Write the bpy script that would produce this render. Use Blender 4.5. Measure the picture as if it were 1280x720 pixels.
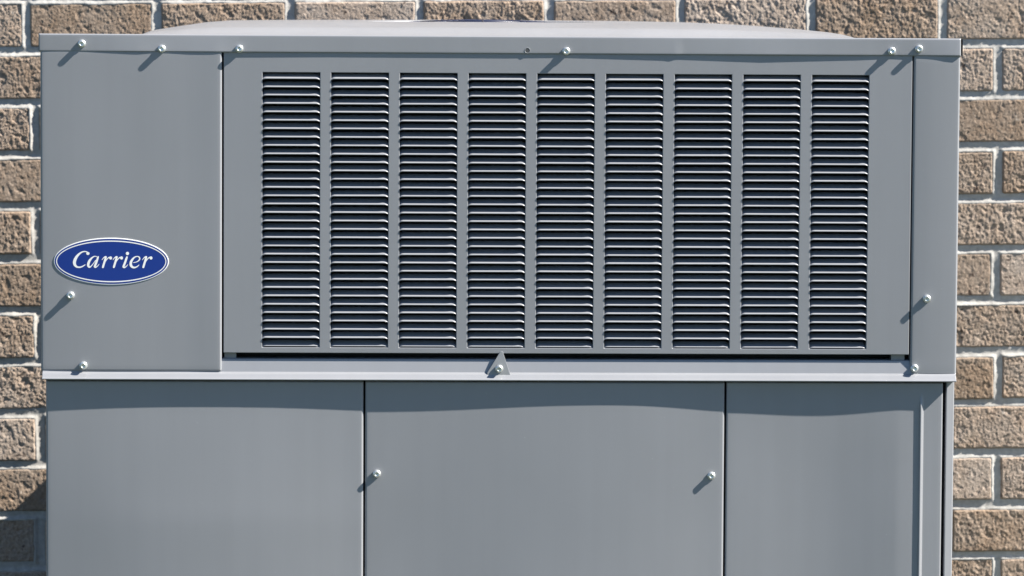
import bpy, bmesh, math, random
import numpy as np
from mathutils import Vector, Matrix
random.seed(4); rng = np.random.RandomState(7)
sc = bpy.context.scene
COL = sc.collection
for o in list(bpy.data.objects): bpy.data.objects.remove(o)

# ------------------------------------------------------------------ camera, sky, sun, exposure
F = 5120.0                       # focal length in pixels of the 1280 wide photograph
CAMC = Vector((0.0, -5.3, 1.2))
YAW, PITCH, ROLL = math.radians(1.8), math.radians(4.1), math.radians(0.45)
def cam_basis():
    cy, sy, cp, sp = math.cos(YAW), math.sin(YAW), math.cos(PITCH), math.sin(PITCH)
    fw = Vector((sy*cp, cy*cp, -sp)); rt = Vector((cy, -sy, 0)); up = rt.cross(fw)
    c, s = math.cos(ROLL), math.sin(ROLL)
    return rt*c - up*s, rt*s + up*c, fw
RT, UP, FW = cam_basis()
cd = bpy.data.cameras.new('camera'); cam = bpy.data.objects.new('camera', cd); COL.objects.link(cam)
cam.matrix_world = Matrix.Translation(CAMC) @ Matrix((RT, UP, -FW)).transposed().to_4x4()
cd.sensor_width = 36; cd.lens = 36*F/1280; cd.clip_start = .1; cd.clip_end = 2000
cd.dof.use_dof = True; cd.dof.focus_distance = 5.3; cd.dof.aperture_fstop = 12
sc.camera = cam

SUN = Vector((4.25, -1.0, 4.0)).normalized()       # towards the sun
w = bpy.data.worlds.new("World"); sc.world = w; w.use_nodes = True
nt = w.node_tree; bg = nt.nodes['Background']
sky = nt.nodes.new('ShaderNodeTexSky'); sky.sky_type = 'NISHITA'; sky.sun_disc = False
sky.sun_elevation = math.asin(SUN.z); sky.sun_rotation = math.atan2(SUN.x, SUN.y)
sky.air_density = 1.0; sky.dust_density = 0.3; sky.ozone_density = 6.0
nt.links.new(sky.outputs[0], bg.inputs[0]); bg.inputs[1].default_value = 0.05
sd = bpy.data.lights.new('sun', 'SUN'); so = bpy.data.objects.new('sun', sd); COL.objects.link(so)
so.rotation_euler = SUN.to_track_quat('Z', 'Y').to_euler()
sd.energy = 5.0; sd.angle = math.radians(0.53); sd.color = (1.0, 0.93, 0.835)
sc.view_settings.view_transform = 'Standard'; sc.view_settings.look = 'None'
sc.view_settings.exposure = 1.42; sc.view_settings.gamma = 1

# ------------------------------------------------------------------ helpers
mm = 0.001
def ray(px, py, Y):
    v = FW + RT*((px-640)/F) - UP*((py-360)/F)
    return CAMC + v*((Y-CAMC.y)/v.y)
def link(name, me, mat=None, parent=None, smooth=False):
    o = bpy.data.objects.new(name, me); COL.objects.link(o)
    if mat is not None and not me.materials: me.materials.append(mat)
    if parent is not None: o.parent = parent
    if smooth: me.polygons.foreach_set('use_smooth', [True]*len(me.polygons))
    return o
def mesh(name, v, f):
    me = bpy.data.meshes.new(name); me.from_pydata([tuple(p) for p in v], [], f); me.update(); return me
def tag(o, label=None, cat=None, kind=None, group=None):
    if label: o['label'] = label
    if cat: o['category'] = cat
    if kind: o['kind'] = kind
    if group: o['group'] = group
def bevel(o, wd, seg=2, ang=30):
    m = o.modifiers.new('bevel', 'BEVEL'); m.width = wd; m.segments = seg
    m.limit_method = 'ANGLE'; m.angle_limit = math.radians(ang); m.harden_normals = False
def boxes(name, bs, mat, parent, bv=0):
    v = []; f = []
    for (x0, x1, y0, y1, z0, z1) in bs:
        n = len(v)
        v += [(x0,y0,z0),(x1,y0,z0),(x1,y1,z0),(x0,y1,z0),(x0,y0,z1),(x1,y0,z1),(x1,y1,z1),(x0,y1,z1)]
        f += [tuple(n+i for i in q) for q in ((0,3,2,1),(4,5,6,7),(0,1,5,4),(1,2,6,5),(2,3,7,6),(3,0,4,7))]
    o = link(name, mesh(name, v, f), mat, parent)
    if bv: bevel(o, bv)
    return o
def prism_x(name, prof, x0, x1, mat, parent, bv=0):
    """closed profile of (y, z), counter-clockwise seen from +x, extruded along x"""
    n = len(prof)
    v = [(x0, y, z) for y, z in prof] + [(x1, y, z) for y, z in prof]
    f = [tuple(reversed(range(n))), tuple(range(n, 2*n))]
    for i in range(n):
        j = (i+1) % n; f.append((i, j, n+j, n+i))
    o = link(name, mesh(name, v, f), mat, parent)
    if bv: bevel(o, bv, 3, 8)
    return o
def value_noise(x, y, seed=0):
    xi = np.floor(x).astype(np.int64); yi = np.floor(y).astype(np.int64); xf = x-xi; yf = y-yi
    def h(a, b):
        n = (a*374761393 + b*668265263 + seed*974634777) & 0xffffffff
        n = ((n ^ (n >> 13))*1274126177) & 0xffffffff
        n = ((n ^ (n >> 16))*2246822519) & 0xffffffff
        return ((n ^ (n >> 15)) & 0xffffff)/float(0xffffff)
    u = xf*xf*(3-2*xf); v = yf*yf*(3-2*yf)
    return (h(xi,yi)*(1-u)+h(xi+1,yi)*u)*(1-v)+(h(xi,yi+1)*(1-u)+h(xi+1,yi+1)*u)*v
def fbm(x, y, s, seed=0, octs=3, g=.5):
    t = 0; a = 1; n = 0
    c, sn = math.cos(.6), math.sin(.6)
    for k in range(octs):
        X = (x*c - y*sn)/s; Y = (x*sn + y*c)/s
        t = t + a*(value_noise(X+17.3*k, Y-9.1*k, seed+k)-.5); n += a; a *= g; s /= 2.03
        c, sn = c*.8-sn*.6, c*.6+sn*.8
    return t/n*2
def sstep(a, b, x):
    t = np.clip((x-a)/(b-a), 0, 1); return t*t*(3-2*t)

# ------------------------------------------------------------------ materials
def new_mat(name):
    m = bpy.data.materials.new(name); m.use_nodes = True
    return m, m.node_tree, m.node_tree.nodes['Principled BSDF']
def N(t, ty, **k):
    n = t.nodes.new(ty)
    for a, b in k.items(): setattr(n, a, b)
    return n
def ramp(t, src, stops):
    r = N(t, 'ShaderNodeValToRGB'); t.links.new(src, r.inputs[0]); e = r.color_ramp.elements
    while len(e) < len(stops): e.new(.5)
    for i, (p, c) in enumerate(stops): e[i].position = p; e[i].color = (*c, 1)
    return r.outputs[0]
def noise(t, scale, detail=4, rough=.55, co='Object', vec=None):
    if vec is None:
        tc = N(t, 'ShaderNodeTexCoord'); vec = tc.outputs[co]
    n = N(t, 'ShaderNodeTexNoise'); n.inputs['Scale'].default_value = scale
    n.inputs['Detail'].default_value = detail; n.inputs['Roughness'].default_value = rough
    t.links.new(vec, n.inputs['Vector']); return n.outputs['Fac']
def bump(t, src, strength, dist, b, normal=None):
    n = N(t, 'ShaderNodeBump'); n.inputs['Strength'].default_value = strength; n.inputs['Distance'].default_value = dist
    t.links.new(src, n.inputs['Height'])
    if normal: t.links.new(normal, n.inputs['Normal'])
    if b: t.links.new(n.outputs[0], b.inputs['Normal'])
    return n.outputs[0]
def mixc(t, fac, a, b, mode='MIX'):
    m = N(t, 'ShaderNodeMix', data_type='RGBA', blend_type=mode)
    for s, v in ((m.inputs[0], fac), (m.inputs[6], a), (m.inputs[7], b)):
        if isinstance(v, (int, float)): s.default_value = v
        elif isinstance(v, tuple): s.default_value = (*v, 1)
        else: t.links.new(v, s)
    return m.outputs[2]
def simple(name, col, rough=.5, metal=0, spec=.5):
    m, t, b = new_mat(name)
    b.inputs['Base Color'].default_value = (*col, 1); b.inputs['Roughness'].default_value = rough
    b.inputs['Metallic'].default_value = metal; b.inputs['Specular IOR Level'].default_value = spec
    return m
def paint(name, col, rough=.40):
    m, t, b = new_mat(name)
    big = noise(t, 2.3, 3); c = ramp(t, big, [(.3, tuple(x*.97 for x in col)), (.7, tuple(x*1.03 for x in col))])
    tc = N(t, 'ShaderNodeTexCoord'); mp = N(t, 'ShaderNodeMapping'); mp.inputs['Scale'].default_value = (38, 38, 1.6)
    t.links.new(tc.outputs['Object'], mp.inputs['Vector'])
    st = ramp(t, noise(t, 1, 4, .6, vec=mp.outputs[0]), [(.35, (.982,.982,.98)), (.65, (1.015,1.015,1.015))])
    c = mixc(t, 1.0, c, st, 'MULTIPLY')
    # a few pale specks of dust and faint scuffs
    sp = ramp(t, noise(t, 260, 2, .4), [(.77, (0,0,0)), (.83, (1,1,1))])
    c = mixc(t, sp, c, tuple(min(1, x*1.22) for x in col))
    t.links.new(c, b.inputs['Base Color'])
    rr = ramp(t, noise(t, 9, 5), [(.3, (rough-.05,)*3), (.7, (rough+.07,)*3)])
    t.links.new(rr, b.inputs['Roughness'])
    n1 = bump(t, noise(t, 1100, 2), .10, .0003, None)
    bump(t, noise(t, 5.0, 2), .09, .0035, b, n1)
    b.inputs['Specular IOR Level'].default_value = .75
    b.inputs['Coat Weight'].default_value = .3; b.inputs['Coat Roughness'].default_value = .22; b.inputs['Coat IOR'].default_value = 1.6
    return m
PAINT = paint('grey_cabinet_paint', (.254, .266, .290))
LATCHM = paint('galvanised_latch', (.22, .232, .245), .35)
def zinc():
    m, t, b = new_mat('zinc_plated_steel')
    c = ramp(t, noise(t, 600, 3), [(.3, (.72,.76,.76)), (.7, (.86,.88,.86))])
    t.links.new(c, b.inputs['Base Color']); b.inputs['Metallic'].default_value = .85; b.inputs['Roughness'].default_value = .38
    bump(t, noise(t, 1500, 2), .2, .0003, b); return m
ZINC = zinc()
DARK = simple('interior_shade', (.018, .019, .021), .8)  # near-black colour standing in for the shade behind the cabinet's gaps
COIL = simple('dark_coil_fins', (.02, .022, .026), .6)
GUARD = simple('dark_blue_guard_wire', (.02, .026, .055), .4)
WHITE = simple('badge_white', (.93, .94, .94), .35)
BLUE = simple('badge_blue', (.007, .036, .25), .32)
EDGE = simple('badge_edge', (.33, .31, .29), .5)

def brick_mat():
    m, t, b = new_mat('tan_brick')
    tc = N(t, 'ShaderNodeTexCoord'); oi = N(t, 'ShaderNodeObjectInfo')
    off = N(t, 'ShaderNodeVectorMath', operation='MULTIPLY_ADD')
    t.links.new(oi.outputs['Random'], off.inputs[0]); off.inputs[1].default_value = (37, 11, 23)
    t.links.new(tc.outputs['Object'], off.inputs[2]); V = off.outputs[0]
    # offset added
    g = noise(t, 240, 6, .8, vec=V)
    c = ramp(t, g, [(.28, (.125,.086,.060)), (.42, (.295,.215,.155)), (.55, (.405,.302,.222)), (.72, (.55,.435,.335))])
    big = noise(t, 22, 4, .6, vec=V)
    c = mixc(t, ramp(t, big, [(.35, (0,0,0)), (.68, (.75,.75,.75))]), c, mixc(t, .5, c, (.43,.39,.35)))
    spots = ramp(t, noise(t, 75, 3, .6, vec=V), [(.64, (0,0,0)), (.70, (1,1,1))])
    c = mixc(t, spots, c, (.10,.072,.058))
    pale = ramp(t, noise(t, 130, 2, .5, vec=V), [(.70, (0,0,0)), (.76, (1,1,1))])
    c = mixc(t, pale, c, (.52,.45,.38))
    hs = N(t, 'ShaderNodeHueSaturation'); t.links.new(c, hs.inputs['Color'])
    mr = N(t, 'ShaderNodeMapRange'); t.links.new(oi.outputs['Random'], mr.inputs[0]); mr.inputs[3].default_value = .82; mr.inputs[4].default_value = 1.12
    t.links.new(mr.outputs[0], hs.inputs['Value'])
    mr2 = N(t, 'ShaderNodeMapRange'); t.links.new(oi.outputs['Random'], mr2.inputs[0]); mr2.inputs[3].default_value = 1.05; mr2.inputs[4].default_value = .78
    t.links.new(mr2.outputs[0], hs.inputs['Saturation'])
    t.links.new(hs.outputs[0], b.inputs['Base Color']); b.inputs['Roughness'].default_value = .95
    b.inputs['Specular IOR Level'].default_value = .15
    bump(t, noise(t, 340, 5, .75, vec=V), .7, .0018, b)
    return m
def mortar_mat():
    m, t, b = new_mat('pale_mortar')
    c = ramp(t, noise(t, 160, 5, .6), [(.3, (.38,.375,.36)), (.5, (.46,.455,.435)), (.75, (.56,.55,.53))])
    c = mixc(t, ramp(t, noise(t, 14, 3), [(.42, (0,0,0)), (.75, (.5,.5,.5))]), c, (.33,.31,.285))
    t.links.new(c, b.inputs['Base Color']); b.inputs['Roughness'].default_value = .95; b.inputs['Specular IOR Level'].default_value = .15
    bump(t, noise(t, 500, 4, .6), .5, .0007, b)
    return m
BRICK = brick_mat(); MORTAR = mortar_mat()
def ground_mat():
    m, t, b = new_mat('grass_ground')
    c = ramp(t, noise(t, 30, 6, .7), [(.3, (.025,.035,.012)), (.6, (.055,.072,.026)), (.8, (.10,.105,.05))])
    t.links.new(c, b.inputs['Base Color']); b.inputs['Roughness'].default_value = .9
    bump(t, noise(t, 60, 5, .7), .8, .03, b); return m
def concrete_mat():
    m, t, b = new_mat('concrete')
    c = ramp(t, noise(t, 25, 6, .65), [(.3, (.26,.25,.235)), (.7, (.40,.39,.37))])
    t.links.new(c, b.inputs['Base Color']); b.inputs['Roughness'].default_value = .9
    bump(t, noise(t, 200, 4, .6), .4, .002, b); return m

# ------------------------------------------------------------------ the ground
me = mesh('ground', [(-250,-250,0),(250,-250,0),(250,250,0),(-250,250,0)], [(0,1,2,3)])
tag(link('ground', me, ground_mat()), kind='structure')

# ------------------------------------------------------------------ the brick wall
WY = 1.07                         # brick faces
BW, BP, BC = .203, .203, .0803    # brick pitch along, course height
JT = .0125
zj0 = (ray(25, 65, WY).z + ray(1240, 55, WY).z)/2       # bed joint under the top course in view
xj_even = ray(1177, 30, WY).x; xj_odd = ray(1246, 250, WY).x
wall = bpy.data.objects.new('brick_wall', None); COL.objects.link(wall); wall.location = (.2, WY, 0)
tag(wall, 'tan rough faced brick wall with pale mortar joints behind the grey unit', 'wall')
WLOC = Vector((.2, WY, 0))
rows = []                         # (row, x0, x1, z0, z1)
XL, XR = -3.1, 3.5
for r in range(-15, 16):          # row 0: top course in view; negative rows below
    zb = zj0 + r*BC
    if zb < -.07: continue
    xj = xj_even + (.0095 if r < 0 else 0) if r % 2 == 0 else xj_odd
    k0 = int(math.floor((XL-xj)/BP))
    jr = random.Random(100+r)
    k = k0
    edges = []
    while xj + k*BP < XR:
        edges.append(xj + k*BP + jr.uniform(-.0022, .0022)); k += 1
    for a, b in zip(edges[:-1], edges[1:]):
        dz = jr.uniform(-.0012, .0012)
        rows.append((r, a+JT/2+jr.uniform(-.0015,.0022), b-JT/2+jr.uniform(-.0022,.0015), zb+JT/2+dz, zb+BC-JT/2+dz))
vx0, vx1 = ray(0, 360, WY).x-.02, ray(1280, 360, WY).x+.02
vz0, vz1 = ray(640, 720, WY).z-.03, ray(640, 0, WY).z+.03
ua, ub, uc = ray(75, 60, WY).x, ray(1172, 60, WY).x, ray(640, 75, WY).z
def brick_mesh(w_, h_, cell, seed, depth=.022, rel=1.0):
    nx = max(4, int(w_/cell)); nz = max(3, int(h_/cell)); r = .0028
    u = np.linspace(0, 1, nx); v = np.linspace(0, 1, nz)
    U, V = np.meshgrid(u, v); X = (U-.5)*w_; Z = (V-.5)*h_
    ox, oz = seed*1.37, seed*.71
    # uneven outline
    en = .0019
    X = X + (U-.5)*2*en*1.3*fbm(Z+ox, X*.2+oz, .016, seed, 3)*np.abs(U-.5)*2
    Z = Z + (V-.5)*2*en*fbm(X+ox, Z*.2+oz, .022, seed+5, 3)*np.abs(V-.5)*2
    d = np.minimum(w_/2-np.abs(X), h_/2-np.abs(Z)) 
    rr = r*(1+.7*fbm(X+ox, Z+oz, .02, seed+9, 2))
    e = np.clip((rr-d)/rr, 0, 1); edge = rr*(1-np.sqrt(np.clip(1-e*e, 0, 1)))
    cc = np.hypot(np.maximum(np.abs(X)-(w_/2-.005), 0), np.maximum(np.abs(Z)-(h_/2-.005), 0))
    edge = edge + np.maximum(cc-.0025, 0)*1.5
    sc_ = .0021+.0013*((seed*7)%11)/11.; grains = fbm(X+ox, Z*.8+oz, sc_, seed+20, 3, .65)
    crev = 1-np.abs(fbm(X+ox+3, (Z+oz)*.55, .012, seed+40, 2))*2.2
    pits = sstep(.30, .62, fbm(X+oz, Z+ox, .010, seed+60, 2))
    hgt = rel*(.00135*grains + .0007*fbm(X+ox, Z+oz, .022, seed+30, 2) - .0005*sstep(.80, 1.0, crev) - .0014*pits)
    Y = edge - hgt
    n = nx*nz
    verts = np.stack([X, Y, Z], -1).reshape(-1, 3)
    ids = np.arange(n).reshape(nz, nx)
    quads = np.stack([ids[:-1,:-1], ids[:-1,1:], ids[1:,1:], ids[1:,:-1]], -1).reshape(-1, 4)
    ring = np.concatenate([ids[0,:-1], ids[:-1,-1], ids[-1,:0:-1], ids[:0:-1,0]])
    back = verts[ring].copy(); back[:,1] = depth
    bi = n + np.arange(len(ring)); nxt = np.roll(np.arange(len(ring)), -1)
    side = np.stack([ring, bi, bi[nxt], ring[nxt]], -1)
    allv = np.concatenate([verts, back]); allf = np.concatenate([quads, side])
    me = bpy.data.meshes.new('brick'); me.vertices.add(len(allv)); me.vertices.foreach_set('co', allv.ravel())
    me.loops.add(allf.size); me.loops.foreach_set('vertex_index', allf.ravel().astype(np.int32))
    me.polygons.add(len(allf)); me.polygons.foreach_set('loop_start', np.arange(0, allf.size, 4, dtype=np.int32))
    me.update(calc_edges=True); me.validate()
    me.polygons.foreach_set('use_smooth', [True]*len(me.polygons)); me.materials.append(BRICK)
    return me
shared = [brick_mesh(BP-JT, BC-JT, .0026, 500+i*7, rel=.8) for i in range(8)]
near = []; far = []
for b in rows:
    r, x0, x1, z0, z1 = b; cx, cz = (x0+x1)/2, (z0+z1)/2
    inview = x1 > vx0 and x0 < vx1 and z1 > vz0 and z0 < vz1
    hidden = x0 > ua and x1 < ub and z1 < uc
    (near if inview else far).append((b, inview and not hidden, math.hypot(max(vx0-cx, 0, cx-vx1), max(vz0-cz, 0, cz-vz1))))
far.sort(key=lambda q: q[2])
single = near + far[:285-len(near)]; rest = far[285-len(near):]
for i, ((r, x0, x1, z0, z1), vis, _) in enumerate(single):
    if vis:
        me = brick_mesh(x1-x0, z1-z0, .00115, 1000+i*3, rel=random.uniform(.5, 1.05))
    else: me = shared[random.randrange(8)]
    o = link('brick', me, None, wall); yj = random.uniform(-.0012, .0012)
    o.location = ((x0+x1)/2-WLOC.x, yj, (z0+z1)/2)
    if vis: o.rotation_euler = (random.uniform(-.008, .008), 0, random.uniform(-.004, .004))
bsv = []; bsf = []
for ((r, x0, x1, z0, z1), _, _) in rest:
    n = len(bsv); e = .003
    bsv += [(x0-WLOC.x,e,z0),(x1-WLOC.x,e,z0),(x1-WLOC.x,e,z1),(x0-WLOC.x,e,z1)]
    bsv += [(x0-WLOC.x+e,0,z0+e),(x1-WLOC.x-e,0,z0+e),(x1-WLOC.x-e,0,z1-e),(x0-WLOC.x+e,0,z1-e)]
    bsv += [(x0-WLOC.x,.02,z0),(x1-WLOC.x,.02,z0),(x1-WLOC.x,.02,z1),(x0-WLOC.x,.02,z1)]
    bsf += [(n+4,n+5,n+6,n+7)]
    for a in range(4):
        c = (a+1) % 4; bsf += [(n+a,n+c,n+4+c,n+4+a), (n+8+a,n+8+c,n+c,n+a)]
o = link('outer_bricks', mesh('outer_bricks', bsv, bsf), BRICK, wall); tag(o, kind='stuff')
# mortar: a height field that lies deeper between the bricks and smears up onto their ends
def mortar_field():
    cell = .0019
    xs = np.arange(vx0-.02, vx1+.02, cell); zs = np.arange(vz0-.02, vz1+.02, cell)
    X, Z = np.meshgrid(xs, zs); D = np.full(X.shape, 1.0); Wt = np.ones(X.shape)
    for ((r, x0, x1, z0, z1), _, _) in near + far[:60]:
        i0 = np.searchsorted(xs, x0-.02); i1 = np.searchsorted(xs, x1+.02)
        j0 = np.searchsorted(zs, z0-.02); j1 = np.searchsorted(zs, z1+.02)
        if i0 >= i1 or j0 >= j1: continue
        x = X[j0:j1, i0:i1]; z = Z[j0:j1, i0:i1]
        dx = np.maximum(x0-x, x-x1); dz = np.maximum(z0-z, z-z1)
        d = np.where((dx < 0) & (dz < 0), np.maximum(dx, dz), np.hypot(np.maximum(dx,0), np.maximum(dz,0)))
        wt = np.where(((z > z1-.003) & (dz >= dx)) | ((x > x1-.003) & (dx > dz)), 1.0, .22)
        Wt[j0:j1, i0:i1] = np.where(d < D[j0:j1, i0:i1], wt, Wt[j0:j1, i0:i1])
        D[j0:j1, i0:i1] = np.minimum(D[j0:j1, i0:i1], d)
    sm = .5+.9*fbm(X, Z, .05, 3, 2)
    near_ = 1-sstep(-.001, .0055, D)
    Y = .0036 + .0011*fbm(X, Z, .022, 11, 3) + .0006*fbm(X, Z, .007, 21, 2) - Wt*near_*(.0016+.0022*np.clip(sm, 0, 1))
    ov = -.0008-.0034*np.clip(.3+1.6*fbm(X, Z, .028, 31, 2), 0, 1)*Wt
    Y = Y + np.where(D < ov, (ov-D)*1.6, 0)
    keep = (np.minimum(np.minimum(D[:-1,:-1], D[1:,:-1]), np.minimum(D[:-1,1:], D[1:,1:])) > -.0065)
    ids = np.arange(X.size).reshape(X.shape)
    q = np.stack([ids[:-1,:-1], ids[:-1,1:], ids[1:,1:], ids[1:,:-1]], -1)[keep]
    used = np.unique(q); remap = np.full(X.size, -1, np.int64); remap[used] = np.arange(len(used))
    V = np.stack([X-WLOC.x, Y, Z], -1).reshape(-1,3)[used]; q = remap[q]
    me = bpy.data.meshes.new('mortar'); me.vertices.add(len(V)); me.vertices.foreach_set('co', V.ravel())
    me.loops.add(q.size); me.loops.foreach_set('vertex_index', q.ravel().astype(np.int32))
    me.polygons.add(len(q)); me.polygons.foreach_set('loop_start', np.arange(0, q.size, 4, dtype=np.int32))
    me.update(calc_edges=True); me.polygons.foreach_set('use_smooth', [True]*len(q))
    return link('mortar', me, MORTAR, wall)
mortar_field()
ztop = max(b[4] for b in rows)
# backing beds outside the finely modelled field, and the wall's core
a0, a1, c0, c1 = vx0-.02-WLOC.x, vx1+.02-WLOC.x, vz0-.02, vz1+.02
L0, L1 = XL+.25-WLOC.x, XR-.25-WLOC.x
boxes('mortar_bed', [(L0, a0, .005, .02, 0, ztop), (a1, L1, .005, .02, 0, ztop), (a0, a1, .005, .02, 0, c0), (a0, a1, .005, .02, c1, ztop)], MORTAR, wall)
boxes('wall_core', [(L0-.25, L1+.25, .0205, .22, 0, ztop+.01)], MORTAR, wall)

# ------------------------------------------------------------------ the air conditioner
UR = math.radians(.78)
ULOC = Vector((.155, 0.39, .085))
unit = bpy.data.objects.new('air_conditioner', None); COL.objects.link(unit)
unit.location = ULOC; unit.rotation_euler = (0, UR, 0)
tag(unit, 'grey sheet metal air conditioning unit with louvered grille in front of brick wall', 'air conditioner')
Ri = Matrix.Rotation(-UR, 3, 'Y')
def L(px, py, y=0.0):
    """a point of the photograph on the plane y of the unit's front, in the unit's own space"""
    p = Ri @ (ray(px, py, y) - ULOC); return p
Y0 = -ULOC.y                      # front reference plane in local space
def X_(px, py, y=0.0): return L(px, py, y).x
def Z_(px, py, y=0.0): return L(px, py, y).z

def panel(name, x0, x1, z0, z1, y, depth, mat=PAINT, parent=unit, r=.0014, H=None, nx=40, nz=40, xs_extra=()):
    th = [0, .35, .7, 1.05, 1.4, math.pi/2]
    ed = [r*(1-math.cos(a)) for a in th]
    def axis(a, b, n, extra=()):
        inner = list(np.linspace(a+r, b-r, n+1))[1:-1] + [e for e in extra if a+r < e < b-r]
        return np.array([a+d for d in ed] + sorted(inner) + [b-d for d in reversed(ed)])
    xs = axis(x0, x1, nx, xs_extra); zs = axis(z0, z1, nz)
    def add(c, a, b):
        d = np.clip(np.minimum(c-a, b-c), 0, r); return r-np.sqrt(np.clip(r*r-(r-d)**2, 0, None))
    X, Z = np.meshgrid(xs, zs)
    Yg = np.minimum(add(X, x0, x1)+add(Z, z0, z1), r*1.3)
    if H is not None: Yg = Yg - H(X, Z)
    Yg = Yg + y
    nzv, nxv = X.shape; V = np.stack([X, Yg, Z], -1).reshape(-1,3)
    ids = np.arange(X.size).reshape(X.shape)
    q = np.stack([ids[:-1,:-1], ids[:-1,1:], ids[1:,1:], ids[1:,:-1]], -1).reshape(-1,4)
    ring = np.concatenate([ids[0,:-1], ids[:-1,-1], ids[-1,:0:-1], ids[:0:-1,0]])
    back = V[ring].copy(); back[:,1] = y+depth; bi = X.size+np.arange(len(ring)); nxt = np.roll(np.arange(len(ring)), -1)
    side = np.stack([ring, bi, bi[nxt], ring[nxt]], -1)
    o = link(name, mesh(name, np.concatenate([V, back]), [tuple(int(i) for i in f) for f in np.concatenate([q, side])]), mat, parent, True)
    return o

screw_me = None
def screw(px, py, y, parent):
    """hex head screw with flange; y = surface it sits on (metres in front-plane space)"""
    global screw_me
    if screw_me is None:
        bm = bmesh.new(); n = 18
        prof = [(5.0,.2),(5.2,-.5),(5.15,-1.6),(4.8,-2.5),(4.1,-2.9)]
        rings = []
        for rr, yy in prof:
            rings.append([bm.verts.new((rr*mm*math.cos(2*math.pi*i/n), yy*mm, rr*mm*math.sin(2*math.pi*i/n))) for i in range(n)])
        for rr, yy, hx in [(4.0,-3.0,1),(4.0,-5.5,1),(3.75,-6.2,.7),(3.2,-6.5,.3),(2.5,-6.5,0),(2.2,-5.7,0),(.9,-5.5,0)]:
            ring = []
            for i in range(n):
                a = 2*math.pi*i/n; k = ((a+.2) % (math.pi/3))-math.pi/6
                q = (1-hx) + hx*(.90/math.cos(k))
                ring.append(bm.verts.new((rr*q*mm*math.cos(a), yy*mm, rr*q*mm*math.sin(a))))
            rings.append(ring)
        for a, b in zip(rings[:-1], rings[1:]):
            for i in range(n): bm.faces.new((a[i], a[(i+1)%n], b[(i+1)%n], b[i]))
        bm.faces.new(rings[-1]); bmesh.ops.recalc_face_normals(bm, faces=bm.faces)
        screw_me = bpy.data.meshes.new('screw'); bm.to_mesh(screw_me); bm.free()
        screw_me.polygons.foreach_set('use_smooth', [len(p.vertices) == 4 and p.normal.y > -.9 for p in screw_me.polygons])
        screw_me.materials.append(ZINC)
    o = bpy.data.objects.new('screw', screw_me); COL.objects.link(o); o.parent = parent
    p = L(px, py, y-.004); o.location = (p.x, Y0+y, p.z)
    o.rotation_euler = (random.uniform(-.05,.05), random.uniform(0, 1), random.uniform(-.05,.05))
    return o

yC, yG, yLip = -.0045, -.0040, -.0045     # corner panels, louver panel, base of the top flange
xUL, xUR = X_(51, 260), X_(1197.5, 260)
z_lip1 = Z_(626, 45); z_lip0 = Z_(626, 67.5)
# --- top flange: stands off unevenly between its screws
offs = np.array([(48,.6),(110,1.3),(175,2.6),(200,2.1),(270,2.9),(300,1.6),(420,1.3),(640,1.4),(708,1.1),(838,1.9),(846,2.2),(852,1.5),(960,2.4),(1080,1.4),(1115,.9),(1149,1.3),(1190,2.9),(1204,2.9)])
offx = np.array([X_(a, 60) for a in offs[:,0]])
xl, xr = X_(48.5, 55), X_(1200.5, 58); xr2 = X_(1203, 58)
def H_lip(X, Z):
    low = np.clip((z_lip1-Z)/(z_lip1-z_lip0), 0, 1)
    h = np.interp(X, offx, offs[:,1])*mm
    return h*low + .0012*(1-low)
hx, hz = L(659, 63)[0], L(659, 63)[2]
fl = panel('top_flange', xl, xr, z_lip0, z_lip1, Y0+yLip, .0012, H=H_lip, nx=230, nz=9, r=.0019)
# the empty screw hole: raised rim, its inner shade painted on a flat disc
def ring_hole():
    n = 20; v = []; f = []
    rs = [(3.9,-.05),(3.4,-.35),(3.0,-.1),(2.8,.6)]
    for rr, yy in rs:
        v += [(hx+rr*mm*math.cos(2*math.pi*i/n), Y0+yLip-.00135+yy*mm, hz+rr*mm*math.sin(2*math.pi*i/n)) for i in range(n)]
    for k in range(3):
        for i in range(n): f.append((k*n+i, k*n+(i+1)%n, (k+1)*n+(i+1)%n, (k+1)*n+i))
    link('screw_hole_rim', mesh('rim', v, f), PAINT, fl, True)
    v = [(hx+2.9*mm*math.cos(2*math.pi*i/n), Y0+yLip-.00135-.0001, hz+2.9*mm*math.sin(2*math.pi*i/n)) for i in range(n)]
    link('screw_hole_shade', mesh('hole', v, [tuple(range(n))]), simple('hole_shade', (.07,.075,.08), .6), fl)
ring_hole()
def lipy(px): return yLip - float(np.interp(px, offs[:,0], offs[:,1]))*mm*.6
for px, py in [(102,54.5),(202,61),(299,61),(708,64),(1115,64),(1149,61)]:
    screw(px, py, lipy(px), fl)

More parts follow.
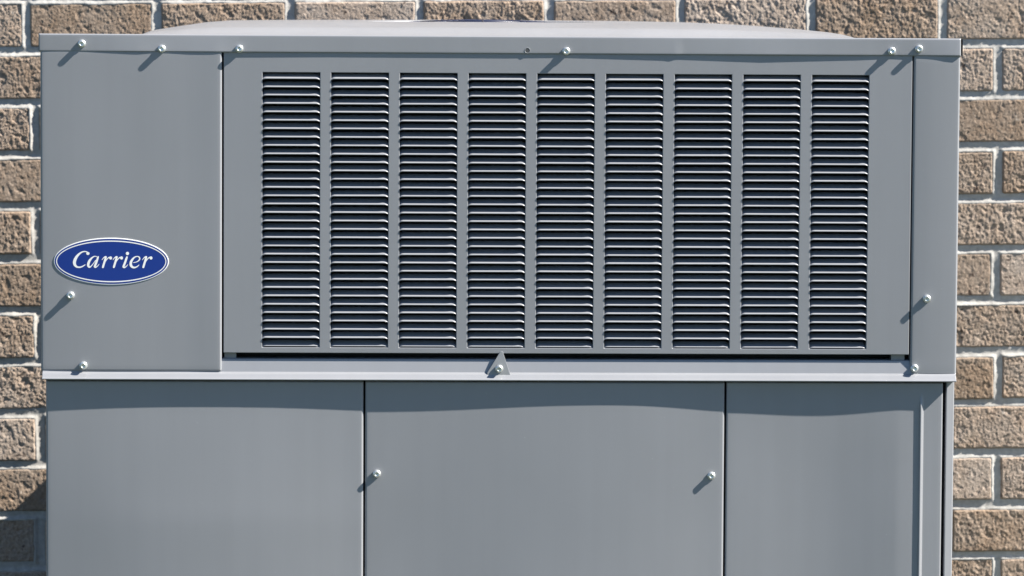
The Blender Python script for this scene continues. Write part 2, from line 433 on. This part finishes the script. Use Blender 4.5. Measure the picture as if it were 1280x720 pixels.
# --- top cover: side flanges and the softly raised deck round the fan opening
def top_cover():
    xs = np.linspace(xl, xr2, 300); ys = np.concatenate([[Y0+yLip+.0002, Y0+yLip+.003, Y0+yLip+.007], np.linspace(Y0+.008, Y0+.79, 200)])
    X, Yg = np.meshgrid(xs, ys)
    lx = X_(158, 45); rx = X_(1092, 45)
    pr = np.array([(lx,0),(X_(200,45),7.6),(X_(228,45),12.3),(X_(262,45),15.4),(X_(330,45),16.6),(X_(560,45),18.3),(X_(800,45),18.0),(X_(900,45),16.6),(X_(960,45),14.2),(X_(1010,45),11.2),(X_(1050,45),7.0),(rx,0)])
    hx_ = np.interp(X, pr[:,0], pr[:,1]*.92)*mm
    d = Yg-(Y0+.008); fy = sstep(0, .15, d)*(1-sstep(.74, .78, d))
    fy = np.clip(.55*sstep(0, .05, d)+.45*fy, 0, 1)*(1-sstep(.72, .78, d))
    Z = z_lip1 - .0005 + hx_*fy*1.0
    grv = (Yg < Y0+.0078) & (Yg > Y0+yLip+.0025)
    Z = np.where(grv, z_lip1-.0022, Z)
    Z = Z - .0052*(1-np.clip(hx_/.004, 0, 1))*(sstep(.0, .03, d)+1.6*np.clip(d/.78, 0, 1))
    rad = np.hypot(X-X_(612, 30), Yg-(Y0+.40)); Z = Z - .032*(1-sstep(.150, .156, rad))   # well of the fan
    V = np.stack([X, Yg, Z], -1).reshape(-1,3); ids = np.arange(X.size).reshape(X.shape)
    q = np.stack([ids[:-1,:-1], ids[:-1,1:], ids[1:,1:], ids[1:,:-1]], -1).reshape(-1,4)
    ring = np.concatenate([ids[0,:-1], ids[:-1,-1], ids[-1,:0:-1], ids[:0:-1,0]])
    back = V[ring].copy(); back[:,2] = z_lip1-.022; bi = X.size+np.arange(len(ring)); nxt = np.roll(np.arange(len(ring)), -1)
    # the front side is closed by the flange; keep sides and rear
    side = [s for s in np.stack([ring, bi, bi[nxt], ring[nxt]], -1) if not (V[s[0]][1] < Y0+yLip+.001 and V[s[3]][1] < Y0+yLip+.001)]
    return link('top_cover', mesh('top_cover', np.concatenate([V, back]), [tuple(int(i) for i in f) for f in q] + [tuple(int(i) for i in f) for f in side]), PAINT, unit, True)
tcov = top_cover()
# fan guard: wire rings just above the deck
def torus_wires():
    cx = X_(612, 30); cy = Y0+.40; zt = z_lip1+.0081; v = []; f = []
    def tube(pts, rad, closed):
        n0 = len(v); m = len(pts)
        for i, p in enumerate(pts):
            a = Vector(pts[(i-1) % m] if closed or i else pts[0]); b = Vector(pts[(i+1) % m] if closed or i < m-1 else pts[-1])
            t = (b-a).normalized(); s = t.cross(Vector((0,0,1))).normalized(); u = s.cross(t)
            for k in range(6): v.append(Vector(p)+s*rad*math.cos(k*math.pi/3)+u*rad*math.sin(k*math.pi/3))
        for i in range(m if closed else m-1):
            j = (i+1) % m
            for k in range(6): f.append((n0+i*6+k, n0+i*6+(k+1)%6, n0+j*6+(k+1)%6, n0+j*6+k))
    for R_ in np.arange(.012, .150, .012):
        zz = zt + .0085*(1-(R_/.11)**2) if R_ < .3 else zt
        zz = zt + max(.0095*(1-(R_/.16)**2), -.002)
        tube([(cx+R_*math.cos(a), cy+R_*math.sin(a), zz) for a in np.linspace(0, 2*math.pi, 48, endpoint=False)], .0014, True)
    for a in np.linspace(0, 2*math.pi, 8, endpoint=False):
        tube([(cx+r_*math.cos(a), cy+r_*math.sin(a), zt + max(.0095*(1-(r_/.16)**2), -.002)+.0) for r_ in np.linspace(.012, .151, 14)], .0018, False)
    link('fan_guard', mesh('fan_guard', v, f), GUARD, unit, True)
torus_wires()

# --- upper left corner panel
zC1 = Z_(626, 66)+.004; 
zCL0 = Z_(160, 463.6)
def H_cl(X, Z):
    u = (X-xUL)/(X_(275,260)-xUL); t = (Z-zCL0)/(zC1-zCL0)
    s = np.sin(np.clip(u,0,1)*math.pi)
    return .0005*s**2*np.sin(np.clip(t,0,1)*math.pi) + .0003*np.sin(u*5+t*4)*s + .0011*(1-np.exp(-np.clip(u,0,1)/.13)) + .0005*sstep(.8, 1, u)
cp = panel('corner_panel', xUL, X_(277.4, 260), zCL0, zC1, Y0+yC, .020, H=H_cl, nx=60, nz=60, r=.0028)
screw(88, 369.5, yC-.0012, cp); screw(104, 457, yC-.0012, cp)
# --- upper right corner panel
zCR0 = Z_(1168, 468.6)
def H_cr(X, Z):
    u = (X-X_(1139.5,260))/(xUR-X_(1139.5,260)); return .0006*np.sin(np.clip(u,0,1)*math.pi)
cr = panel('corner_panel', X_(1139.5, 260), xUR, zCR0, zC1, Y0+yC, .020, H=H_cr, nx=20, nz=30, r=.0028)
screw(1159, 373.5, yC-.0006, cr); screw(1143.5, 460.5, yC-.0004, cr)

# --- louver panel: a sheet with nine openings
gx0, gx1 = X_(279.6, 260), X_(1137.8, 260); gz0, gz1 = Z_(706, 441.8), zC1
cols = []
for i in range(9):
    a = X_(328.0 + i*(1013.0-328.0)/8, 262); cols.append((a, a + .0742))
oz1 = Z_(706, 92.2); oz0 = Z_(706, 434.8)
def louver_panel():
    xs = [gx0]; 
    for a, b in cols: xs += [a, b]
    xs += [gx1]
    xs = [gx0]+[c for ab in cols for c in ab]+[gx1]; zs = [gz0, oz0, oz1, gz1]
    y = Y0+yG; v = []; f = []
    nxx = len(xs)
    for z in zs:
        for x in xs: v.append((x, y, z))
    def open_(i, j): return j == 1 and i % 2 == 1
    for j in range(3):
        for i in range(nxx-1):
            if open_(i, j): continue
            a = j*nxx+i; f.append((a, a+1, a+nxx+1, a+nxx))
    # side walls at the openings and round the outside
    n = len(v); v += [(x, y+.009, z) for z in zs for x in xs]
    for i in range(1, nxx-1, 2):
        a, b, c, d = nxx+i, nxx+i+1, 2*nxx+i+1, 2*nxx+i
        for p, q in ((b, a), (c, b), (d, c), (a, d)): f.append((p, q, n+q, n+p))
    ring = list(range(nxx)) + [nxx*2-1, nxx*3-1] + list(range(nxx*4-1, nxx*3-1, -1)) + [nxx*2, nxx]
    for p, q in zip(ring, ring[1:]+ring[:1]): f.append((q, p, n+p, n+q))
    me = mesh('louver_panel', v, f); bm = bmesh.new(); bm.from_mesh(me)
    bmesh.ops.recalc_face_normals(bm, faces=bm.faces)
    fr = [q for q in bm.faces if abs(q.normal.y) > .5]
    if fr and fr[0].normal.y > 0: bmesh.ops.reverse_faces(bm, faces=bm.faces)
    bm.to_mesh(me); bm.free()
    o = link('louver_panel', me, PAINT, unit); bevel(o, .0007, 2, 40)
    return o
lp = louver_panel()
pit = (Z_(706, 99.2) - Z_(706, 432.6))/32
def slat_mesh(W):
    """one pressed louver: shaded face running down and out to a rounded nose, closed at both ends"""
    prof = [(.0150,.0080),(.0105,.0058),(.0070,.0040),(.0045,.0029),(.0028,.0021),(.0008,.0011),(-.0008,.0002),(-.0015,-.0005),(-.0013,-.0010),(-.0004,-.0012),(.0020,-.0012),(.0095,.0050)]
    us = [0, .0006, .0014, .0024, .0036, .005, .0065]
    xs = us + list(np.linspace(.012, W-.012, 6)) + [W-u for u in reversed(us)]
    v = []; f = []; n = len(prof)
    for x in xs:
        d = min(x, W-x); t = max(0, 1-d/.0058)
        cl = t**2.2; right = x > W/2
        for k, (y, z) in enumerate(prof):
            drop = .0016*cl
            v.append((x, y + (.0019 if k in (5,6,7,8,9) else 0)*cl - (.0 if k > 4 else .0)*cl, z - drop))
    m = len(xs)
    for i in range(m-1):
        for k in range(n):
            k2 = (k+1) % n; f.append((i*n+k, (i+1)*n+k, (i+1)*n+k2, i*n+k2))
    f.append(tuple(range(n))); f.append(tuple(reversed(range((m-1)*n, m*n))))
    me = mesh('louver_slat', v, f); bm = bmesh.new(); bm.from_mesh(me); bmesh.ops.recalc_face_normals(bm, faces=bm.faces); bm.to_mesh(me); bm.free()
    me.polygons.foreach_set('use_smooth', [len(p.vertices) == 4 for p in me.polygons]); me.materials.append(PAINT)
    return me
sl = slat_mesh(.0748)
ztop_s = Z_(706, 99.2)
for (a, b) in cols:
    for k in range(33):
        o = bpy.data.objects.new('louver_slat', sl); COL.objects.link(o); o.parent = lp
        o.location = (a-.0003, Y0+yG+random.uniform(-.0002,.0002)+(.0014 if k == 32 else 0), ztop_s - k*pit + random.uniform(-.00015,.00015)); o.rotation_euler = (random.uniform(-.02,.02), random.uniform(-.0018,.0018), 0)
# --- small grey brackets seen in the slot under the grille
zb0, zb1 = Z_(706, 449), Z_(706, 440)
for (a, b) in ((280.5, 295), (1114.5, 1131)):
    boxes('support_bracket', [(X_(a,445), X_(b,445), Y0+.004, Y0+.02, zb0, zb1)], PAINT, unit)

# --- drip rail
zr1, zrm, zr0 = Z_(640, 448.8), Z_(640, 466.5), Z_(640, 475.2)
rail = prism_x('drip_rail', [(Y0+.02, zr1+.0005), (Y0+.020, zr0+.001), (Y0-.0118, zr0), (Y0-.0132, zr0+.0006), (Y0-.0134, zr0+.0016), (Y0-.0112, zr0+.0036), (Y0-.0078, zrm-.0012), (Y0-.0044, zrm+.0012), (Y0-.0005, zr1-.001), (Y0+.0010, zr1)],
               X_(53.5, 469), X_(1193.8, 471), PAINT, unit, .0006)
lt = None
def latch():
    pts = [(627.5,436.5),(607.5,468.5),(639,471.5)]; c = [L(*p, -.0085) for p in pts]; v = []; n = 6; R_ = .0022
    cen = sum((Vector((p.x, 0, p.z)) for p in c), Vector())/3; P = [Vector((p.x, 0, p.z)) for p in c]; out = []
    for i in range(3):
        p, a, b = P[i], P[(i-1)%3], P[(i+1)%3]
        ua_, ub_ = (a-p).normalized(), (b-p).normalized(); half = ua_.angle(ub_)/2
        ctr = p + (ua_+ub_).normalized()*R_/math.sin(half); t0 = (p+ua_*R_/math.tan(half))-ctr; t1 = (p+ub_*R_/math.tan(half))-ctr
        for k in range(n+1):
            q = t0.lerp(t1, k/n).normalized()*R_; out.append(ctr+q)
    m = len(out); zt_, zb_ = max(p.z for p in out), min(p.z for p in out)
    yl = lambda z: Y0 - .0049 - .0034*(zt_-z)/(zt_-zb_)
    v = [(p.x, yl(p.z), p.z) for p in out] + [(p.x, yl(p.z)+.0014, p.z) for p in out]
    f = [tuple(range(m)), tuple(reversed(range(m, 2*m)))] + [(i, m+i, m+(i+1)%m, (i+1)%m) for i in range(m)]
    me = mesh('latch_plate', v, f); bm = bmesh.new(); bm.from_mesh(me); bmesh.ops.recalc_face_normals(bm, faces=bm.faces); bm.to_mesh(me); bm.free()
    o = link('latch_plate', me, LATCHM, unit); bevel(o, .0004, 2); screw(624, 461, -.0074, o).rotation_euler.x = .08
    o['label'] = 'small triangular metal latch plate'
latch()

# --- lower access panels
yP = -.0026; zl1 = zr0 - .0015; zl0 = .03
a0_, a1_ = X_(57.3, 480, yP), X_(454.0, 600, yP)
def H_l(X, Z):
    u = (X-a0_)/(a1_-a0_); t = np.clip((zl1-Z-.03)/.15, 0, 1)
    h = np.interp(u, np.linspace(0,1,9), np.array([0,1.5,2.6,3.3,3.5,3.4,2.9,1.9,.7]))
    h = np.where(X < a0_, (X-a0_)/(a1_-a0_)*12, h)
    k = .45+1.7*t
    return (h*k)*mm*.9
def smoothH(Hf):
    def g(X, Z):
        s = 0
        for d in (-.03,-.02,-.01,0,.01,.02,.03): s = s + Hf(X+d, Z)
        return s/7
    return g
pl = panel('access_panel', a0_, a1_, zl0, zl1, Y0+yP, .020, H=smoothH(H_l), nx=90, nz=40, r=.0028)
b0_, b1_ = X_(456.2, 600, yP), X_(904.8, 600, yP)
def H_m(X, Z):
    u = np.clip((X-b0_)/(b1_-b0_), 0, 1); t = np.clip((zl1-Z)/.3, 0, 1)
    s = np.interp(u, np.linspace(0,1,11), [0,.1,.4,.9,1.5,2.0,2.3,2.4,2.1,1.2,.2])
    return s*mm*(.9+1.5*t)
pm = panel('access_panel', b0_, b1_, zl0, zl1, Y0+yP, .020, H=smoothH(H_m), nx=90, nz=40, r=.0028)
screw(471, 592.5, yP-.0004, pm); screw(889.5, 595, yP-.0004, pm)
c0_, c1_ = X_(907.2, 600, yP), X_(1177.2, 600, yP)
bx = X_(1149, 600, yP); zbt = Z_(1150, 499, yP)
def H_r(X, Z):
    u = np.clip((X-c0_)/(bx-c0_), 0, 1)
    s = np.interp(u, np.linspace(0,1,9), [.1,-.2,-.6,-.9,-.9,-.5,.3,1.1,1.5])
    s = np.where(X > bx, 1.5*(1-sstep(bx, bx+.012, X)), s)
    return s*mm*(1+.8*np.clip((zl1-Z-.03)/.15, 0, 1))
Hrs = smoothH(H_r)
def H_r2(X, Z):
    bead = np.interp(X, [bx-.0012, bx-.0002, bx+.0010, bx+.0046], [0, 2.2, 2.4, 0])*mm
    return Hrs(X, Z) + bead*sstep(zbt+.004, zbt-.004, Z) if False else Hrs(X, Z) + bead*(1-sstep(zbt-.006, zbt+.002, Z))
pr_ = panel('access_panel', c0_, c1_, zl0, zl1, Y0+yP, .020, H=H_r2, nx=60, nz=90, r=.002, xs_extra=[bx-.0016,bx-.0012,bx-.0007,bx-.0002,bx+.0004,bx+.001,bx+.0020,bx+.0032,bx+.0046,bx+.0052])
# corner post at the right of the lower cabinet, its face turned a little to the right
px0, px1 = X_(1181.0, 600, .004), X_(1191.6, 600, .004)
v = []; prof = [(px0, Y0+.030), (px0, Y0+.0035), (px0+.0012, Y0+.0026), (px1-.0012, Y0+.0052), (px1, Y0+.0070), (px1, Y0+.7)]
n = len(prof)
v = [(x, y, zl0) for x, y in prof] + [(x, y, zl1) for x, y in prof]
link('corner_post', mesh('corner_post', v, [(i, i+1, n+i+1, n+i) for i in range(n-1)]), PAINT, unit)

# --- casing: sides, back, base, and near-black fillers painting shade behind the gaps
xd0, xd1 = X_(57.8, 600, yP), px1-.0005
Yb = Y0+.78
boxes('cabinet_side', [(xUL, xUL+.0015, Y0+.0155, Yb, zr0, z_lip1-.023)], PAINT, unit)
boxes('cabinet_side', [(xUR-.0015, xUR, Y0+.0155, Yb, zr0, z_lip1-.023)], PAINT, unit)
boxes('cabinet_side', [(xd0, xd0+.0015, Y0+.0235, Yb, zl0, zr0-.001)], PAINT, unit)
boxes('cabinet_side', [(xd1-.0035, xd1-.002, Y0+.032, Yb, zl0, zr0-.001)], PAINT, unit)
boxes('cabinet_back', [(xUL+.002, xUR-.002, Yb-.002, Yb, zl0, z_lip1-.023)], PAINT, unit)
boxes('cabinet_shade_core', [(xd0+.003, xd1-.005, Y0+.0235, Yb-.003, zl0+.002, zr0-.002)], DARK, unit)
boxes('condenser_coil', [(xUL+.003, xUR-.003, Y0+.050, Y0+.085, zr0+.003, z_lip1-.024)], COIL, unit)
boxes('gap_shade_strips', [(xUL+.003, xUR-.003, Y0+.021, Y0+.049, zr0+.0005, zr0+.003), (xUL+.003, xUR-.003, Y0+.0, Y0+.049, z_lip1-.006, z_lip1-.004)], DARK, unit)  # added dark strips, painted shade inside the upper cabinet
boxes('base_rail', [(xd0, xd1, Y0+.01, Y0+.05, 0, zl0), (xd0, xd1, Yb-.05, Yb, 0, zl0), (xd0, xd0+.04, Y0+.05, Yb-.05, 0, zl0), (xd1-.04, xd1, Y0+.05, Yb-.05, 0, zl0)], PAINT, unit)
# duct from the rear of the unit into the wall; its shadow falls on the bricks at the lower left
s1 = ray(57, 599, WY); dx = -.28; dzw = s1.z + (dx-s1.x)*SUN.z/SUN.x
q0 = Ri @ (Vector((dx, WY, dzw)) - ULOC)
boxes('rear_duct', [(q0.x, q0.x+.42, Yb+.001, WY-.003-ULOC.y, q0.z-.36, q0.z)], PAINT, unit, .001)

# --- the oval badge
def hb(x, z): return float(H_cl(np.array([x]), np.array([z]))[0])
def follow(v): return [(p[0], p[1]-hb(p[0], p[2]), p[2]) for p in v]
def ellipse_ring(name, a0, b0, a1, b1, y0, mat, parent, a2=None):
    n = 96; c = L(139.2, 326.6, yC); v = []; f = []
    A0, B0, A1, B1 = [t/966.0 for t in (a0, b0, a1, b1)]
    for A, B in ((A0,B0),(A1,B1)):
        v += [(c.x+A*math.cos(2*math.pi*i/n), y0, c.z+B*math.sin(2*math.pi*i/n)) for i in range(n)]
    if a1 == 0: v = v[:n]; f = fan(v, n, c, y0)
    else: f = [(i, (i+1)%n, n+(i+1)%n, n+i) for i in range(n)]
    return link(name, mesh(name, follow(v), f), mat, parent)
yBd = Y0 + yC - .0002
def fan(v, n, c, y0):
    '''rings from the rim to the centre, so the plate can follow the panel; extends v in place'''
    base = list(v[-n:]); start = len(v)-n; f = []; prev = start
    for k in (.75, .5, .25):
        cur = len(v); v += [(c.x+(p[0]-c.x)*k, p[1], c.z+(p[2]-c.z)*k) for p in base]
        f += [(prev+i, prev+(i+1)%n, cur+(i+1)%n, cur+i) for i in range(n)]; prev = cur
    f.append(tuple(prev+i for i in range(n))); return f
def badge():
    n = 96; c = L(139.2, 326.6, yC); v = []; f = []
    st = [(71.6, 29.4, .0003), (71.6, 29.4, -.0003), (71.0, 28.8, -.0005)]
    for A, B, d in st:
        v += [(c.x+A/966*math.cos(2*math.pi*i/n), yBd+d, c.z+B/966*math.sin(2*math.pi*i/n)) for i in range(n)]
    for k in range(2): f += [(k*n+i, k*n+(i+1)%n, (k+1)*n+(i+1)%n, (k+1)*n+i) for i in range(n)]
    f += fan(v, n, c, yBd)
    o = link('badge', mesh('badge', follow(v), f), WHITE, unit); o['label'] = 'blue oval badge with white italic lettering'
    yy = yBd-.00055
    ellipse_ring('blue_field', 70.4, 28.2, 0, 0, yy, BLUE, o)
    ellipse_ring('white_line', 68.6, 26.1, 67.5, 24.7, yy-.00012, WHITE, o)
    # lettering drawn as strokes of changing width, in the photograph's own enlarged coordinates
    V = []; Fc = []; lay = [0]
    def poly(pts):
        n0 = len(V); lay[0] += 1; y = yy-.00014-lay[0]*.0000012
        for (x, z) in pts:
            p = L(85+x/18, 305+z/18, yC-.003); V.append((p.x, y, p.z))
        Fc.append(tuple(range(n0, n0+len(pts))))
    def dot(x, y, rx, ry=None):
        ry = ry or rx; poly([(x+rx*math.cos(t), y+ry*math.sin(t)) for t in np.linspace(0, 2*math.pi, 18, endpoint=False)])
    def stroke(P, dx=0):
        P = np.array(P, float); t = np.arange(len(P)); tt = np.linspace(0, len(P)-1, (len(P)-1)*6+1)
        def cr_(c):
            out = []
            for s in tt:
                i = min(int(s), len(P)-2); u = s-i
                p0 = P[max(i-1,0), c]; p1 = P[i, c]; p2 = P[i+1, c]; p3 = P[min(i+2, len(P)-1), c]
                out.append(.5*((2*p1)+(-p0+p2)*u+(2*p0-5*p1+4*p2-p3)*u*u+(-p0+3*p1-3*p2+p3)*u**3))
            return np.array(out)
        x, y, w_ = cr_(0)+dx, cr_(1), cr_(2)*.44
        tx, ty = np.gradient(x), np.gradient(y); l = np.hypot(tx, ty)+1e-6; nx_, ny_ = -ty/l, tx/l
        n0 = len(V); lay[0] += 1; yv = yy-.00014-lay[0]*.0000012
        for k in range(len(x)):
            for s in (1, -1):
                p = L(85+(x[k]+s*nx_[k]*w_[k])/18, 305+(y[k]+s*ny_[k]*w_[k])/18, yC-.003); V.append((p.x, yv, p.z))
        for k in range(len(x)-1): Fc.append((n0+2*k, n0+2*k+1, n0+2*k+3, n0+2*k+2))
        for k in (0, len(x)-1): dot(x[k], y[k], w_[k]*.98)
    stroke([(450,200,30),(415,176,26),(360,170,28),(300,190,36),(240,235,50),(185,300,66),(152,370,76),(143,430,76),(163,485,62),(205,517,44),(265,524,36),(325,505,30),(383,468,20)])
    dot(447, 214, 37, 34)
    stroke([(668,300,16),(630,281,18),(590,280,24),(535,315,40),(485,375,58),(458,440,64),(455,490,58),(478,518,46),(510,508,28),(565,445,18),(620,370,20)])
    stroke([(680,288,34),(662,340,48),(638,410,54),(612,475,54),(600,510,48),(622,524,34),(660,500,20),(698,457,14)])
    def r_(dx):
        stroke([(764,358,12),(795,318,20),(832,290,32),(855,288,36)], dx)
        stroke([(852,295,44),(838,345,54),(818,410,52),(800,470,52),(784,522,50)], dx)
        stroke([(838,400,16),(872,350,18),(908,312,26),(945,300,34)], dx); dot(958+dx, 315, 33, 36)
    r_(0); r_(246); r_(909)
    D2 = 900
    stroke([(425,296,44),(405,350,54),(382,420,54),(358,480,54),(346,515,48),(368,530,34),(405,508,20),(445,467,14)], D2); dot(437+D2, 214, 37, 38)
    stroke([(572,418,16),(630,408,18),(685,378,28),(712,335,34),(700,296,30),(650,280,22),(590,305,36),(540,360,54),(512,425,64),(518,485,64),(560,525,50),(612,528,36),(660,505,26),(698,470,14)], D2)
    link('lettering', mesh('lettering', follow(V), Fc), WHITE, o)
badge()

# ------------------------------------------------------------------ concrete pad under the unit
pad = boxes('concrete_pad', [(xd0-.06, xd1+.06, Y0-.06, Yb+.06, -.10, 0)], concrete_mat(), None, .006)
pad.location = ULOC; pad.rotation_euler = (0, UR, 0); tag(pad, kind='structure')
